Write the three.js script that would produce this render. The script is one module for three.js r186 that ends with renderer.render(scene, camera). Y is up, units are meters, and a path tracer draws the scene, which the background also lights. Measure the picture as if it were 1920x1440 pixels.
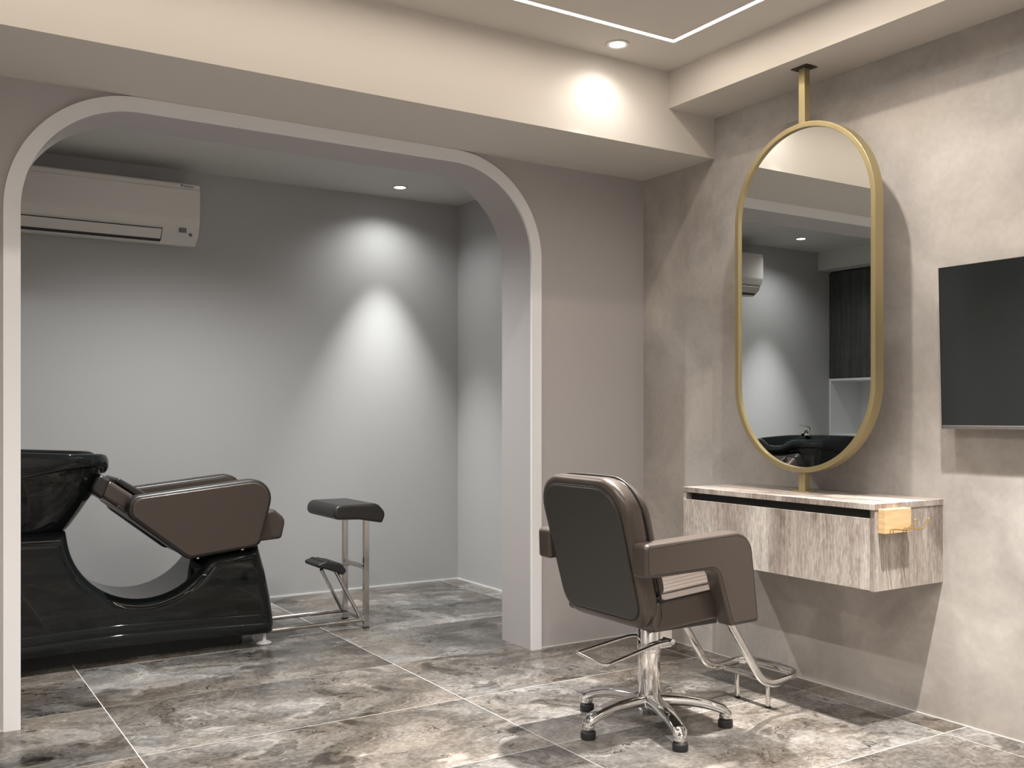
import * as THREE from 'three';
import { RoundedBoxGeometry } from 'three/addons/geometries/RoundedBoxGeometry.js';
import { mergeGeometries } from 'three/addons/utils/BufferGeometryUtils.js';
import { RectAreaLightUniformsLib } from 'three/addons/lights/RectAreaLightUniformsLib.js';

// ---------------------------------------------------------------- camera, light, exposure
RectAreaLightUniformsLib.init();
const scene = new THREE.Scene();
scene.background = new THREE.Color(0x000000);
const renderer = new THREE.WebGLRenderer({ antialias: true });
renderer.toneMapping = THREE.LinearToneMapping;
renderer.toneMappingExposure = 1.25;
renderer.shadowMap.enabled = true;
const FOCAL = 1842;                                        // focal length for a 1920 x 1440 picture
const camera = new THREE.PerspectiveCamera(2 * Math.atan(720 / FOCAL) * 180 / Math.PI, 4 / 3, 0.05, 60);
camera.position.set(0, 1.12, 0);
camera.rotation.set(0, -32.36 * Math.PI / 180, 0);
camera.setViewOffset(1920, 1440, 0, -56, 1920, 1440);
const LED = { color: [1.0, 0.88, 0.74], radiance: 36, glow: 5 };
const MAIN = { color: [1.0, 0.96, 0.915], lamp: 8, core: 30, spill: 76 };
const BACK = { color: [0.985, 1.0, 0.995], lamp: 9, core: 29, spill: 72 };

// ---------------------------------------------------------------- noise and textures
function rng(seed) { let s = seed >>> 0; return () => { s = (s + 0x6D2B79F5) | 0; let t = Math.imul(s ^ (s >>> 15), 1 | s); t = (t + Math.imul(t ^ (t >>> 7), 61 | t)) ^ t; return ((t ^ (t >>> 14)) >>> 0) / 4294967296; }; }
const HT = new Float32Array(65536); { const r = rng(7); for (let i = 0; i < 65536; i++) HT[i] = r(); }
function vn(x, y, s) {
  const xi = Math.floor(x), yi = Math.floor(y); let fx = x - xi, fy = y - yi;
  fx = fx * fx * fx * (fx * (fx * 6 - 15) + 10); fy = fy * fy * fy * (fy * (fy * 6 - 15) + 10);
  const h = (a, b) => HT[(Math.imul(a, 374761) ^ Math.imul(b, 668265) ^ Math.imul(s, 97531)) & 65535];
  const a = h(xi, yi), b = h(xi + 1, yi), c = h(xi, yi + 1), d = h(xi + 1, yi + 1);
  return a + (b - a) * fx + (c - a) * fy + (a - b - c + d) * fx * fy;
}
function fbm(x, y, o, s) { let v = 0, a = 0.5, t = 0; for (let i = 0; i < o; i++) { v += a * vn(x, y, s + i); t += a; a *= 0.5; const nx = x * 1.7 + y * 1.1 + 13.7; y = y * 1.7 - x * 1.1 + 5.1; x = nx; } return v / t; }
const sm = (a, b, x) => { const t = Math.min(1, Math.max(0, (x - a) / (b - a))); return t * t * (3 - 2 * t); };
const mix = (a, b, t) => a + (b - a) * t;
function texture(w, h, fn, srgb = true) {
  const d = new Uint8Array(w * h * 4), c = [0, 0, 0];
  for (let j = 0; j < h; j++) for (let i = 0; i < w; i++) { fn(i / w, j / h, c); const k = (j * w + i) * 4; d[k] = Math.max(0, Math.min(255, c[0])); d[k + 1] = Math.max(0, Math.min(255, c[1])); d[k + 2] = Math.max(0, Math.min(255, c[2])); d[k + 3] = 255; }
  const t = new THREE.DataTexture(d, w, h, THREE.RGBAFormat);
  t.magFilter = THREE.LinearFilter; t.minFilter = THREE.LinearMipmapLinearFilter; t.generateMipmaps = true; t.wrapS = t.wrapT = THREE.RepeatWrapping;
  if (srgb) t.colorSpace = THREE.SRGBColorSpace;
  t.needsUpdate = true; return t;
}
// polished grey-brown stone, 2.6 m across
const STONE = 2.6;
const stoneMap = texture(2048, 2048, (u, v, c) => {
  const x = u * STONE, y = v * STONE;
  const wx = fbm(x * 2.4, y * 3.0, 5, 11) - 0.5, wy = fbm(x * 2.4 + 9, y * 3.0 + 4, 5, 21) - 0.5;
  const X = x + wx * 0.55, Y = y + wy * 0.45;
  const big = fbm(X * 1.8, Y * 2.6, 6, 31), mid = fbm(X * 9, Y * 12, 5, 41), fine = fbm(x * 80, y * 100, 3, 51);
  let l = 100 + (big - 0.5) * 92 + (mid - 0.5) * 62 + (fine - 0.5) * 40;
  const pale = sm(0.55, 0.60, fbm(X * 5 + 3, Y * 6.5, 6, 61)) * sm(0.42, 0.62, big + (mid - 0.5) * 0.5);
  l += pale * 22;
  const dark = sm(0.60, 0.66, fbm(X * 7 + 30, Y * 9 + 8, 6, 71)) * sm(0.5, 0.6, fbm(x * 2.3 + 3, y * 2.8, 4, 81));
  l -= dark * 26;
  const r1 = Math.abs(fbm(X * 7 + 7, Y * 9 + 2, 6, 91) - 0.5), m1 = sm(0.46, 0.6, fbm(x * 3.4 + 5, y * 4, 4, 101));
  l += (1 - sm(0.0, 0.010, r1)) * m1 * 40;
  const r3 = Math.abs(fbm(X * 15 + 70, Y * 19 + 2, 5, 141) - 0.5);
  l += (1 - sm(0.0, 0.014, r3)) * sm(0.5, 0.6, fbm(x * 5 + 25, y * 6, 3, 151)) * 22;
  const r4 = Math.abs(fbm(X * 12 + 20, Y * 20 + 40, 5, 171) - 0.5);
  l -= (1 - sm(0.001, 0.016, r4)) * sm(0.53, 0.60, fbm(x * 6 + 45, y * 7, 4, 181)) * 48;
  const r2 = Math.abs(fbm(X * 5.5 + 50, Y * 10 + 20, 6, 111) - 0.5), m2 = sm(0.52, 0.60, fbm(x * 5.2 + 15, y * 6.5, 4, 121));
  l -= (1 - sm(0.002, 0.011, r2)) * m2 * 80;
  const warm = (fbm(x * 2.2 + 8, y * 3 + 3, 3, 131) - 0.5) * 16 + 3;
  c[0] = l + 2.5 + warm * 0.6; c[1] = l - 0.5; c[2] = l - 4 - warm * 0.6;
});
// trowelled plaster on the mirror wall, 3 m across
const plasterMap = texture(1024, 1024, (u, v, c) => {
  const x = u * 3, y = v * 3;
  const wx = fbm(x * 2, y * 2, 3, 211) - 0.5, wy = fbm(x * 2 + 7, y * 2 + 3, 3, 221) - 0.5;
  const a = fbm(x * 1.6 + wx, y * 1.8 + wy, 5, 231), b = fbm(x * 7 + wx * 4, y * 8 + wy * 4, 4, 241), f = fbm(x * 60, y * 60, 2, 251);
  const l = 173 + (a - 0.5) * 62 + (b - 0.5) * 26 + (f - 0.5) * 9;
  const w = (fbm(x * 1.1 + 3, y * 1.3, 3, 261) - 0.5) * 12;
  c[0] = l + 2 + w * 0.5; c[1] = l - 4; c[2] = l - 10 - w * 0.5;
});
// grey-brown oak, grain along v, 1.2 m across
const oakMap = texture(1024, 1024, (u, v, c) => {
  const x = u * 1.2, y = v * 1.2;
  const w = (fbm(x * 5, y * 1.8, 3, 311) - 0.5) * 0.09;
  const bandN = fbm((x + w) * 8, y * 0.9, 3, 321), streak = fbm((x + w * 0.4) * 55, y * 3.5, 3, 331), pore = fbm(x * 330, y * 26, 2, 341);
  const knot = sm(0.58, 0.74, fbm(x * 7 + 3, y * 3.2, 3, 351));
  const dash = fbm(x * 240, y * 60, 3, 361);
  const l = 157 + (bandN - 0.5) * 82 + (streak - 0.5) * 36 + (pore - 0.5) * 40 + (dash - 0.5) * 46 - knot * 26;
  const red = sm(0.55, 0.35, bandN) * 3;
  c[0] = l + 4 + red; c[1] = l - 4; c[2] = l - 12;
});
const darkOakMap = texture(512, 512, (u, v, c) => {
  const x = u * 0.8, y = v * 0.8;
  const l = 66 + (fbm(x * 60, y * 3, 3, 411) - 0.5) * 34 + (fbm(x * 400, y * 30, 2, 421) - 0.5) * 30;
  c[0] = l; c[1] = l; c[2] = l - 2;
});
const blockMap = texture(256, 256, (u, v, c) => {
  const l = (fbm(u * 3, v * 22, 3, 431) - 0.5) * 34;
  c[0] = 200 + l; c[1] = 169 + l; c[2] = 126 + l;
});
const grainBump = texture(512, 512, (u, v, c) => { const l = 128 + (fbm(u * 90, v * 90, 2, 441) - 0.5) * 160; c[0] = c[1] = c[2] = l; }, false);
grainBump.repeat.set(4, 4);

// ---------------------------------------------------------------- materials
const lin = (r, g, b) => new THREE.Color().setRGB(r, g, b);
const std = o => new THREE.MeshStandardMaterial(o), phy = o => new THREE.MeshPhysicalMaterial(o);
const M = {
  ceiling: std({ color: lin(0.62, 0.585, 0.54), roughness: 0.85 }),
  archWall: std({ color: lin(0.43, 0.405, 0.403), roughness: 0.75 }),
  backWall: std({ color: lin(0.43, 0.425, 0.42), roughness: 0.6 }),
  backCeiling: std({ color: lin(0.60, 0.59, 0.56), roughness: 0.85 }),
  salonWall: std({ color: lin(0.64, 0.63, 0.62), roughness: 0.8 }),
  trim: std({ color: lin(0.80, 0.80, 0.81), roughness: 0.5 }),
  sealant: std({ color: lin(0.62, 0.61, 0.59), roughness: 0.6 }),
  plaster: std({ map: plasterMap, roughness: 0.7 }),
  grout: std({ color: lin(0.62, 0.60, 0.57), roughness: 0.9 }),
  tile: phy({ map: stoneMap, roughness: 0.24, specularIntensity: 0.9 }),
  leather: phy({ color: lin(0.072, 0.057, 0.048), roughness: 0.33, metalness: 0.3, bumpMap: grainBump, bumpScale: 0.0002 }),
  leatherDark: phy({ color: lin(0.018, 0.0165, 0.015), roughness: 0.4, bumpMap: grainBump, bumpScale: 0.0002 }),
  leatherBack: phy({ color: lin(0.036, 0.034, 0.031), roughness: 0.42, metalness: 0.1, bumpMap: grainBump, bumpScale: 0.0002 }),
  piping: std({ color: lin(0.014, 0.012, 0.010), roughness: 0.5 }),
  chrome: std({ color: lin(0.78, 0.77, 0.76), roughness: 0.07, metalness: 1 }),
  steel: std({ color: lin(0.56, 0.54, 0.52), roughness: 0.12, metalness: 1 }),
  rubber: std({ color: lin(0.012, 0.012, 0.012), roughness: 0.5 }),
  gloss: phy({ color: lin(0.008, 0.010, 0.010), roughness: 0.035, ior: 1.4 }),
  oak: std({ map: oakMap, roughness: 0.5 }),
  groove: std({ color: lin(0.02, 0.02, 0.02), roughness: 0.6 }),
  block: std({ map: blockMap, roughness: 0.55 }),
  brass: std({ color: lin(0.40, 0.325, 0.175), roughness: 0.42, metalness: 0.65 }),
  brassWire: std({ color: lin(0.62, 0.48, 0.25), roughness: 0.2, metalness: 1 }),
  darkPlate: std({ color: lin(0.06, 0.058, 0.05), roughness: 0.4, metalness: 0.6 }),
  mirror: std({ color: lin(0.90, 0.92, 0.91), roughness: 0.005, metalness: 1 }),
  screen: phy({ color: lin(0.014, 0.017, 0.017), roughness: 0.12, specularIntensity: 1 }),
  tvBody: std({ color: lin(0.012, 0.012, 0.012), roughness: 0.4 }),
  tvBezel: std({ color: lin(0.22, 0.21, 0.20), roughness: 0.35, metalness: 0.7 }),
  plastic: std({ color: lin(0.66, 0.63, 0.585), roughness: 0.4 }),
  plasticGap: std({ color: lin(0.03, 0.03, 0.03), roughness: 0.7 }),
  print: std({ color: lin(0.16, 0.155, 0.15), roughness: 0.6 }),
  darkOak: std({ map: darkOakMap, roughness: 0.45 }),
  white: std({ color: lin(0.78, 0.78, 0.78), roughness: 0.4 }),
  counter: std({ color: lin(0.03, 0.03, 0.03), roughness: 0.35 }),
  ring: std({ color: lin(0.7, 0.69, 0.66), roughness: 0.35, metalness: 0.4 }),
};

// ---------------------------------------------------------------- helpers
const taken = new Map();
function numbered(n) { const k = taken.get(n) || 0; taken.set(n, k + 1); return k ? n + '_' + String(k).padStart(3, '0') : n; }
const base = new Map();
function thing(name, label, category, at = [0, 0, 0], group) {
  const o = new THREE.Group(); o.name = numbered(name); o.position.set(...at); o.userData = { label, category };
  if (group) o.userData.group = group;
  base.set(o, at); scene.add(o); return o;
}
function structure(name, label) { const o = new THREE.Group(); o.name = name; o.userData = { kind: 'structure', label }; base.set(o, [0, 0, 0]); scene.add(o); return o; }
function part(name, geo, mat, parent) {                    // geo in world metres; moved into its thing's frame
  const b = base.get(parent) || [0, 0, 0];
  geo.translate(-b[0], -b[1], -b[2]);
  const m = new THREE.Mesh(geo, mat); m.name = name; m.castShadow = m.receiveShadow = true;
  parent.add(m); base.set(m, b); return m;
}
function shell(name, geo, mat, label) { const m = new THREE.Mesh(geo, mat); m.name = name; m.castShadow = m.receiveShadow = true; m.userData = { kind: 'structure', label }; scene.add(m); return m; }
// normals smoothed below a crease angle and weighted by face area, so that flat faces stay flat beside their rounded rims
function toCreasedNormals(g, angle) {
  g = g.index ? g.toNonIndexed() : g;
  const p = g.attributes.position, nf = p.count / 3, fn = new Float32Array(p.count), len = new Float32Array(nf), at = new Map(), cs = Math.cos(angle);
  const a = new THREE.Vector3(), b = new THREE.Vector3(), c = new THREE.Vector3();
  for (let f = 0; f < nf; f++) { a.fromBufferAttribute(p, f * 3); b.fromBufferAttribute(p, f * 3 + 1); c.fromBufferAttribute(p, f * 3 + 2); c.sub(b); a.sub(b); c.cross(a); const l = c.length() || 1e-12; len[f] = l; fn[f * 3] = c.x / l; fn[f * 3 + 1] = c.y / l; fn[f * 3 + 2] = c.z / l; }
  const key = i => Math.round(p.getX(i) * 1e5) + ',' + Math.round(p.getY(i) * 1e5) + ',' + Math.round(p.getZ(i) * 1e5), ks = [];
  for (let i = 0; i < p.count; i++) { const k = key(i); ks.push(k); let l = at.get(k); if (!l) at.set(k, l = []); l.push((i / 3) | 0); }
  const n = new Float32Array(p.count * 3);
  for (let i = 0; i < p.count; i++) { const f = (i / 3) | 0; let x = 0, y = 0, z = 0; for (const h of at.get(ks[i])) if (fn[f * 3] * fn[h * 3] + fn[f * 3 + 1] * fn[h * 3 + 1] + fn[f * 3 + 2] * fn[h * 3 + 2] >= cs) { x += fn[h * 3] * len[h]; y += fn[h * 3 + 1] * len[h]; z += fn[h * 3 + 2] * len[h]; } const l = Math.hypot(x, y, z) || 1; n[i * 3] = x / l; n[i * 3 + 1] = y / l; n[i * 3 + 2] = z / l; }
  g.setAttribute('normal', new THREE.BufferAttribute(n, 3)); return g;
}
const flat = g => g.index ? g.toNonIndexed() : g;
function merge(list) { return mergeGeometries(list.map(g => { g = flat(g); for (const k of Object.keys(g.attributes)) if (!['position', 'normal', 'uv'].includes(k)) g.deleteAttribute(k); return g; })); }
function span(x0, x1, y0, y1, z0, z1) { const g = new THREE.BoxGeometry(Math.abs(x1 - x0), Math.abs(y1 - y0), Math.abs(z1 - z0)); g.translate((x0 + x1) / 2, (y0 + y1) / 2, (z0 + z1) / 2); return g; }
function rspan(x0, x1, y0, y1, z0, z1, r = 0.004, s = 3) { const g = new RoundedBoxGeometry(Math.abs(x1 - x0), Math.abs(y1 - y0), Math.abs(z1 - z0), s, r); g.translate((x0 + x1) / 2, (y0 + y1) / 2, (z0 + z1) / 2); return g; }
// uv in metres from the face direction; size = metres one texture covers; along = axis the grain follows on faces that contain it
function boxUV(g, size, ou = 0, ov = 0, swap = false) {
  g = flat(g); const p = g.attributes.position, n = g.attributes.normal, uv = new Float32Array(p.count * 2);
  for (let i = 0; i < p.count; i++) {
    const ax = Math.abs(n.getX(i)), ay = Math.abs(n.getY(i)), az = Math.abs(n.getZ(i));
    let u, v; if (ax >= ay && ax >= az) { u = p.getZ(i); v = p.getY(i); } else if (az >= ay) { u = p.getX(i); v = p.getY(i); } else { u = p.getX(i); v = p.getZ(i); }
    if (swap) [u, v] = [v, u];
    uv[2 * i] = u / size + ou; uv[2 * i + 1] = v / size + ov;
  }
  g.setAttribute('uv', new THREE.BufferAttribute(uv, 2)); return g;
}
// outline with rounded corners: points [x, y, radius]
function roundShape(pts) {
  const n = pts.length, out = [];
  for (let i = 0; i < n; i++) {
    const [x, y, r = 0] = pts[i], a = pts[(i + n - 1) % n], b = pts[(i + 1) % n];
    const va = new THREE.Vector2(a[0] - x, a[1] - y), vb = new THREE.Vector2(b[0] - x, b[1] - y), la = va.length(), lb = vb.length();
    va.normalize(); vb.normalize();
    if (r <= 0) { out.push([x, y]); continue; }
    const half = Math.acos(Math.max(-1, Math.min(1, va.dot(vb)))) / 2, t = Math.min(r / Math.tan(half), la * 0.48, lb * 0.48), rr = t * Math.tan(half);
    const bis = va.clone().add(vb).normalize(), c = new THREE.Vector2(x, y).addScaledVector(bis, rr / Math.sin(half));
    const p0 = new THREE.Vector2(x, y).addScaledVector(va, t), p1 = new THREE.Vector2(x, y).addScaledVector(vb, t);
    let a0 = Math.atan2(p0.y - c.y, p0.x - c.x), a1 = Math.atan2(p1.y - c.y, p1.x - c.x), d = a1 - a0;
    while (d > Math.PI) d -= 2 * Math.PI; while (d < -Math.PI) d += 2 * Math.PI;
    for (let k = 0; k <= 8; k++) out.push([c.x + rr * Math.cos(a0 + d * k / 8), c.y + rr * Math.sin(a0 + d * k / 8)]);
  }
  return out;
}
const toShape = pts => new THREE.Shape(pts.map(p => new THREE.Vector2(p[0], p[1])));
// extrude an outline in x, y along z between z0 and z1 with rounded rims of size b; the outline is the widest contour
function ext(shape, z0, z1, b = 0, seg = 5) {
  if (Array.isArray(shape)) shape = toShape(shape);
  const lo = Math.min(z0, z1), hi = Math.max(z0, z1);
  const g = new THREE.ExtrudeGeometry(shape, { depth: hi - lo - 2 * b, bevelEnabled: b > 0, bevelSize: b, bevelOffset: -b, bevelThickness: b, bevelSegments: seg, curveSegments: 24 });
  g.translate(0, 0, lo + b);
  return b > 0 ? toCreasedNormals(g, 0.6) : g;
}
const yz = g => g.rotateY(Math.PI / 2);                    // (x, y, z) -> (z, y, -x): outline drawn with x = -z(world)
function tube(points, r, closed = false, seg = 64, rs = 10, tension = 0.5) { const c = new THREE.CatmullRomCurve3(points.map(p => new THREE.Vector3(...p)), closed, 'centripetal', tension); return new THREE.TubeGeometry(c, seg, r, rs, closed); }
function rod(a, b, r, rs = 16) { const A = new THREE.Vector3(...a), B = new THREE.Vector3(...b), d = B.clone().sub(A), g = new THREE.CylinderGeometry(r, r, d.length(), rs); g.applyQuaternion(new THREE.Quaternion().setFromUnitVectors(new THREE.Vector3(0, 1, 0), d.normalize())); g.translate((A.x + B.x) / 2, (A.y + B.y) / 2, (A.z + B.z) / 2); return g; }
function lathe(pts, x, y, z, seg = 40) { const g = new THREE.LatheGeometry(pts.map(p => new THREE.Vector2(p[0], p[1])), seg); g.translate(x, y, z); return g; }
// polyline with rounded bends in 3D, returned as dense points
function bend(pts, r, n = 8) {
  const P = pts.map(p => new THREE.Vector3(...p)), out = [P[0]];
  for (let i = 1; i < P.length - 1; i++) {
    const a = P[i - 1].clone().sub(P[i]), b = P[i + 1].clone().sub(P[i]), t = Math.min(r, a.length() * 0.49, b.length() * 0.49);
    a.normalize().multiplyScalar(t).add(P[i]); b.normalize().multiplyScalar(t).add(P[i]);
    for (let k = 0; k <= n; k++) { const s = k / n; out.push(a.clone().multiplyScalar((1 - s) * (1 - s)).addScaledVector(P[i], 2 * s * (1 - s)).addScaledVector(b, s * s)); }
  }
  out.push(P[P.length - 1]); return out;
}
// sweep a closed section (u, v) along points; u follows `side` where possible
function sweep(path, section, up = new THREE.Vector3(0, 1, 0), closed = false) {
  const n = path.length, m = section.length, pos = [], idx = [];
  for (let i = 0; i < n; i++) {
    const a = path[closed ? (i + n - 1) % n : Math.max(0, i - 1)], b = path[closed ? (i + 1) % n : Math.min(n - 1, i + 1)];
    const t = b.clone().sub(a).normalize(), s = new THREE.Vector3().crossVectors(t, up).normalize(), w = new THREE.Vector3().crossVectors(s, t);
    const sec = typeof section[0] === 'function' ? null : section;
    for (let k = 0; k < m; k++) pos.push(path[i].x + s.x * sec[k][0] + w.x * sec[k][1], path[i].y + s.y * sec[k][0] + w.y * sec[k][1], path[i].z + s.z * sec[k][0] + w.z * sec[k][1]);
  }
  const rows = closed ? n : n - 1;
  for (let i = 0; i < rows; i++) for (let k = 0; k < m; k++) { const i2 = (i + 1) % n, k2 = (k + 1) % m; idx.push(i * m + k, i2 * m + k, i2 * m + k2, i * m + k, i2 * m + k2, i * m + k2); }
  if (!closed) { for (let k = 1; k < m - 1; k++) { idx.push(0, k, k + 1); const o = (n - 1) * m; idx.push(o, o + k + 1, o + k); } }
  const g = new THREE.BufferGeometry(); g.setAttribute('position', new THREE.Float32BufferAttribute(pos, 3)); g.setIndex(idx);
  g.setAttribute('uv', new THREE.Float32BufferAttribute(new Float32Array(n * m * 2), 2));
  return toCreasedNormals(g, 0.8);
}
const ovalSection = (a, b, n = 14, p = 2) => Array.from({ length: n }, (_, i) => { const t = i / n * Math.PI * 2, c = Math.cos(t), s = Math.sin(t); return [a * Math.sign(c) * Math.abs(c) ** (2 / p), b * Math.sign(s) * Math.abs(s) ** (2 / p)]; });
// surface through rings of equal length
function loft(rings, capFirst = false, capLast = false) {
  const n = rings.length, m = rings[0].length, pos = [], idx = [];
  for (const r of rings) for (const p of r) pos.push(...p);
  for (let i = 0; i < n - 1; i++) for (let k = 0; k < m; k++) { const k2 = (k + 1) % m; idx.push(i * m + k, i * m + k2, (i + 1) * m + k2, i * m + k, (i + 1) * m + k2, (i + 1) * m + k); }
  const cap = (row, flip) => { const c = [0, 1, 2].map(a => rings[row].reduce((s, p) => s + p[a], 0) / m), o = pos.length / 3; pos.push(...c); for (let k = 0; k < m; k++) { const a = row * m + k, b = row * m + (k + 1) % m; flip ? idx.push(o, b, a) : idx.push(o, a, b); } };
  if (capFirst) cap(0, true); if (capLast) cap(n - 1, false);
  const g = new THREE.BufferGeometry(); g.setAttribute('position', new THREE.Float32BufferAttribute(pos, 3)); g.setIndex(idx);
  g.setAttribute('uv', new THREE.Float32BufferAttribute(new Float32Array(pos.length / 3 * 2), 2)); g.computeVertexNormals(); return g;
}

// ---------------------------------------------------------------- room dimensions (metres)
const XR = 3.262, XL = -2.6, ZF = 1.6;                     // mirror wall, far left wall, wall behind the camera
const ZA = -3.89, ZA2 = -4.145, ZB = -5.826;               // arch wall front and back, wash room back wall
const XBL = -1.27;                                         // left wall of the wash room
const HC = 2.668, HB = 2.313, HS = 2.502, HK = 2.529;      // ceiling, beam underside, side soffit underside, wash room ceiling
const ZBM = -3.377, XS = 2.98;                             // beam front, soffit front
const T = 0.15;

// floor
{
  const floor = structure('floor', 'grey-brown polished stone tile floor with thin pale joints');
  part('grout_bed', span(XL - T, XR + T, -0.12, -0.0008, ZB - T, ZF + T), M.grout, floor);
  const r = rng(31), xs = [], zs = [], gap = 0.002;
  for (let k = -3; k <= 3; k++) xs.push(0.69 + 1.2185 * k);
  for (let k = -10; k <= 3; k++) zs.push(-(4.0 + 0.633 * k));
  for (let i = 0; i < xs.length - 1; i++) for (let j = 0; j < zs.length - 1; j++) {
    const x0 = Math.max(xs[i], XL) + gap, x1 = Math.min(xs[i + 1], XR) - gap, z1 = Math.min(zs[j], ZF) - gap, z0 = Math.max(zs[j + 1], ZB) + gap;
    if (x1 - x0 < 0.02 || z1 - z0 < 0.02) continue;
    const g = span(x0, x1, -0.01, 0, z0, z1), p = g.attributes.position, uv = g.attributes.uv, flip = r() < 0.5 ? -1 : 1;
    const ou = r() * (STONE - 1.25) + (flip < 0 ? 1.22 : 0), ov = r() * (STONE - 0.65) + (flip < 0 ? 0.634 : 0);
    for (let k = 0; k < p.count; k++) uv.setXY(k, (ou + flip * (p.getX(k) - xs[i])) / STONE, (ov + flip * (p.getZ(k) - zs[j + 1])) / STONE);
    part('tile', g, M.tile, floor);
  }
}
// walls
shell('wall_right', boxUV(span(XR, XR + T, 0, HC + 0.1, ZB - T, ZF + T), 3, 0.13, 0.21), M.plaster, 'mottled beige trowelled plaster wall behind the mirror');
shell('wall_back', span(XBL - T, XR, 0, HC + 0.1, ZB - T, ZB), M.backWall, 'plain grey painted wall at the back of the wash room');
// the wash room side of the right wall is painted, not plastered
shell('wall_side', span(XR - 0.006, XR, 0, HK, ZB, ZA2 - 0.0), M.backWall, 'plain grey painted side wall of the wash room');
shell('wall_left', span(XL - T, XL, 0, HC + 0.1, ZA2, ZF + T), M.salonWall, 'white painted wall on the far left');
shell('wall_front', span(XL, XR, 0, HC + 0.1, ZF, ZF + T), M.salonWall, 'white painted wall behind the viewer');
shell('wall_wash_left', span(XBL - T, XBL, 0, HC + 0.1, ZB, ZA2), M.backWall, 'grey painted left wall of the wash room');
// arch wall
const AX0 = 0.393, AX1 = 2.568, AY = 2.258, AR = 0.41, TW = 0.055;
function archPath(P, x0, x1, y, r, close) {
  P.moveTo(x0, close); P.lineTo(x0, y - r); P.absarc(x0 + r, y - r, r, Math.PI, Math.PI / 2, true); P.lineTo(x1 - r, y); P.absarc(x1 - r, y - r, r, Math.PI / 2, 0, true); P.lineTo(x1, close); P.closePath(); return P;
}
{
  const s = new THREE.Shape(); s.moveTo(XL - T, 0); s.lineTo(AX0, 0); s.lineTo(AX0, AY - AR); s.absarc(AX0 + AR, AY - AR, AR, Math.PI, Math.PI / 2, true); s.lineTo(AX1 - AR, AY); s.absarc(AX1 - AR, AY - AR, AR, Math.PI / 2, 0, true); s.lineTo(AX1, 0); s.lineTo(XR, 0); s.lineTo(XR, HC + 0.1); s.lineTo(XL - T, HC + 0.1); s.closePath();
  const g = new THREE.ExtrudeGeometry(s, { depth: ZA - ZA2, bevelEnabled: false, curveSegments: 40 }); g.translate(0, 0, ZA2);
  shell('wall_arch', toCreasedNormals(g, 0.4), M.archWall, 'mauve grey wall with a wide rounded archway into the wash room');
  const t = new THREE.Shape(); archPath(t, AX0 - TW, AX1 + TW, AY + TW - 0.001, AR + TW, 0); const h = new THREE.Path(); archPath(h, AX0, AX1, AY, AR, -0.001);
  // open-footed band: outer contour up and over, inner contour back
  const b = new THREE.Shape(), ox0 = AX0 - TW, ox1 = AX1 + TW, oy = AY + TW - 0.001, or = AR + TW;
  b.moveTo(ox0, 0); b.lineTo(ox0, oy - or); b.absarc(ox0 + or, oy - or, or, Math.PI, Math.PI / 2, true); b.lineTo(ox1 - or, oy); b.absarc(ox1 - or, oy - or, or, Math.PI / 2, 0, true); b.lineTo(ox1, 0);
  b.lineTo(AX1, 0); b.lineTo(AX1, AY - AR); b.absarc(AX1 - AR, AY - AR, AR, 0, Math.PI / 2, false); b.lineTo(AX0 + AR, AY); b.absarc(AX0 + AR, AY - AR, AR, Math.PI / 2, Math.PI, false); b.lineTo(AX0, 0); b.closePath();
  const tg = new THREE.ExtrudeGeometry(b, { depth: 0.014, bevelEnabled: false, curveSegments: 40 }); tg.translate(0, 0, ZA);
  shell('trim_1', toCreasedNormals(tg, 0.4), M.trim, 'flat white band framing the rounded archway');
}
// sealant beads along the floor
shell('baseboard_arch', merge([span(AX1 + TW, XR, 0, 0.005, ZA, ZA + 0.004), span(XL, AX0 - TW, 0, 0.005, ZA, ZA + 0.004)]), M.sealant, 'thin white sealant line under the arch wall');
shell('baseboard_right', span(XR - 0.0025, XR, 0, 0.0025, ZA + 0.004, ZF), M.sealant, 'thin pale sealant line under the plaster wall');
shell('baseboard_back', merge([span(XBL, XR - 0.006, 0, 0.009, ZB, ZB + 0.006), span(XR - 0.012, XR - 0.006, 0, 0.009, ZB + 0.006, ZA2)]), M.sealant, 'thin white sealant line around the wash room');
// ceilings, beam, soffits
const RX0 = -0.95, RX1 = 2.763, RZ0 = -3.10, RZ1 = -0.25, SW = 0.022;   // outer edge of the light slot, slot width
{
  const c = structure('ceiling', 'cream painted ceiling with a recessed rectangular light slot');
  const s = new THREE.Shape([[XL - T, -(ZF + T)], [XR, -(ZF + T)], [XR, -ZBM], [XL - T, -ZBM]].map(p => new THREE.Vector2(...p)));
  s.holes.push(new THREE.Path([[RX0, -RZ1], [RX0, -RZ0], [RX1, -RZ0], [RX1, -RZ1]].map(p => new THREE.Vector2(...p))));
  const g = new THREE.ExtrudeGeometry(s, { depth: 0.02, bevelEnabled: false }); g.rotateX(-Math.PI / 2); g.translate(0, HC, 0);
  part('ceiling_border', g, M.ceiling, c);
  part('ceiling_panel', span(RX0 + SW, RX1 - SW, HC, HC + 0.02, RZ0 + SW, RZ1 - SW), M.ceiling, c);
  part('ceiling_slab', span(XL - T, XR + T, HC + 0.02, HC + 0.12, ZA, ZF + T), M.ceiling, c);
}
shell('ceiling_beam', span(XL, XR, HB, HC + 0.0195, ZA, ZBM), M.ceiling, 'deep cream beam running along the arch wall under the ceiling');
shell('ceiling_soffit', span(XS, XR, HS, HC + 0.0, ZBM, ZF), M.ceiling, 'cream lowered soffit along the mirror wall');
shell('ceiling_wash', span(XBL - T, XR, HK, HK + 0.12, ZB, ZA2), M.backCeiling, 'lower pale ceiling of the wash room');
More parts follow.
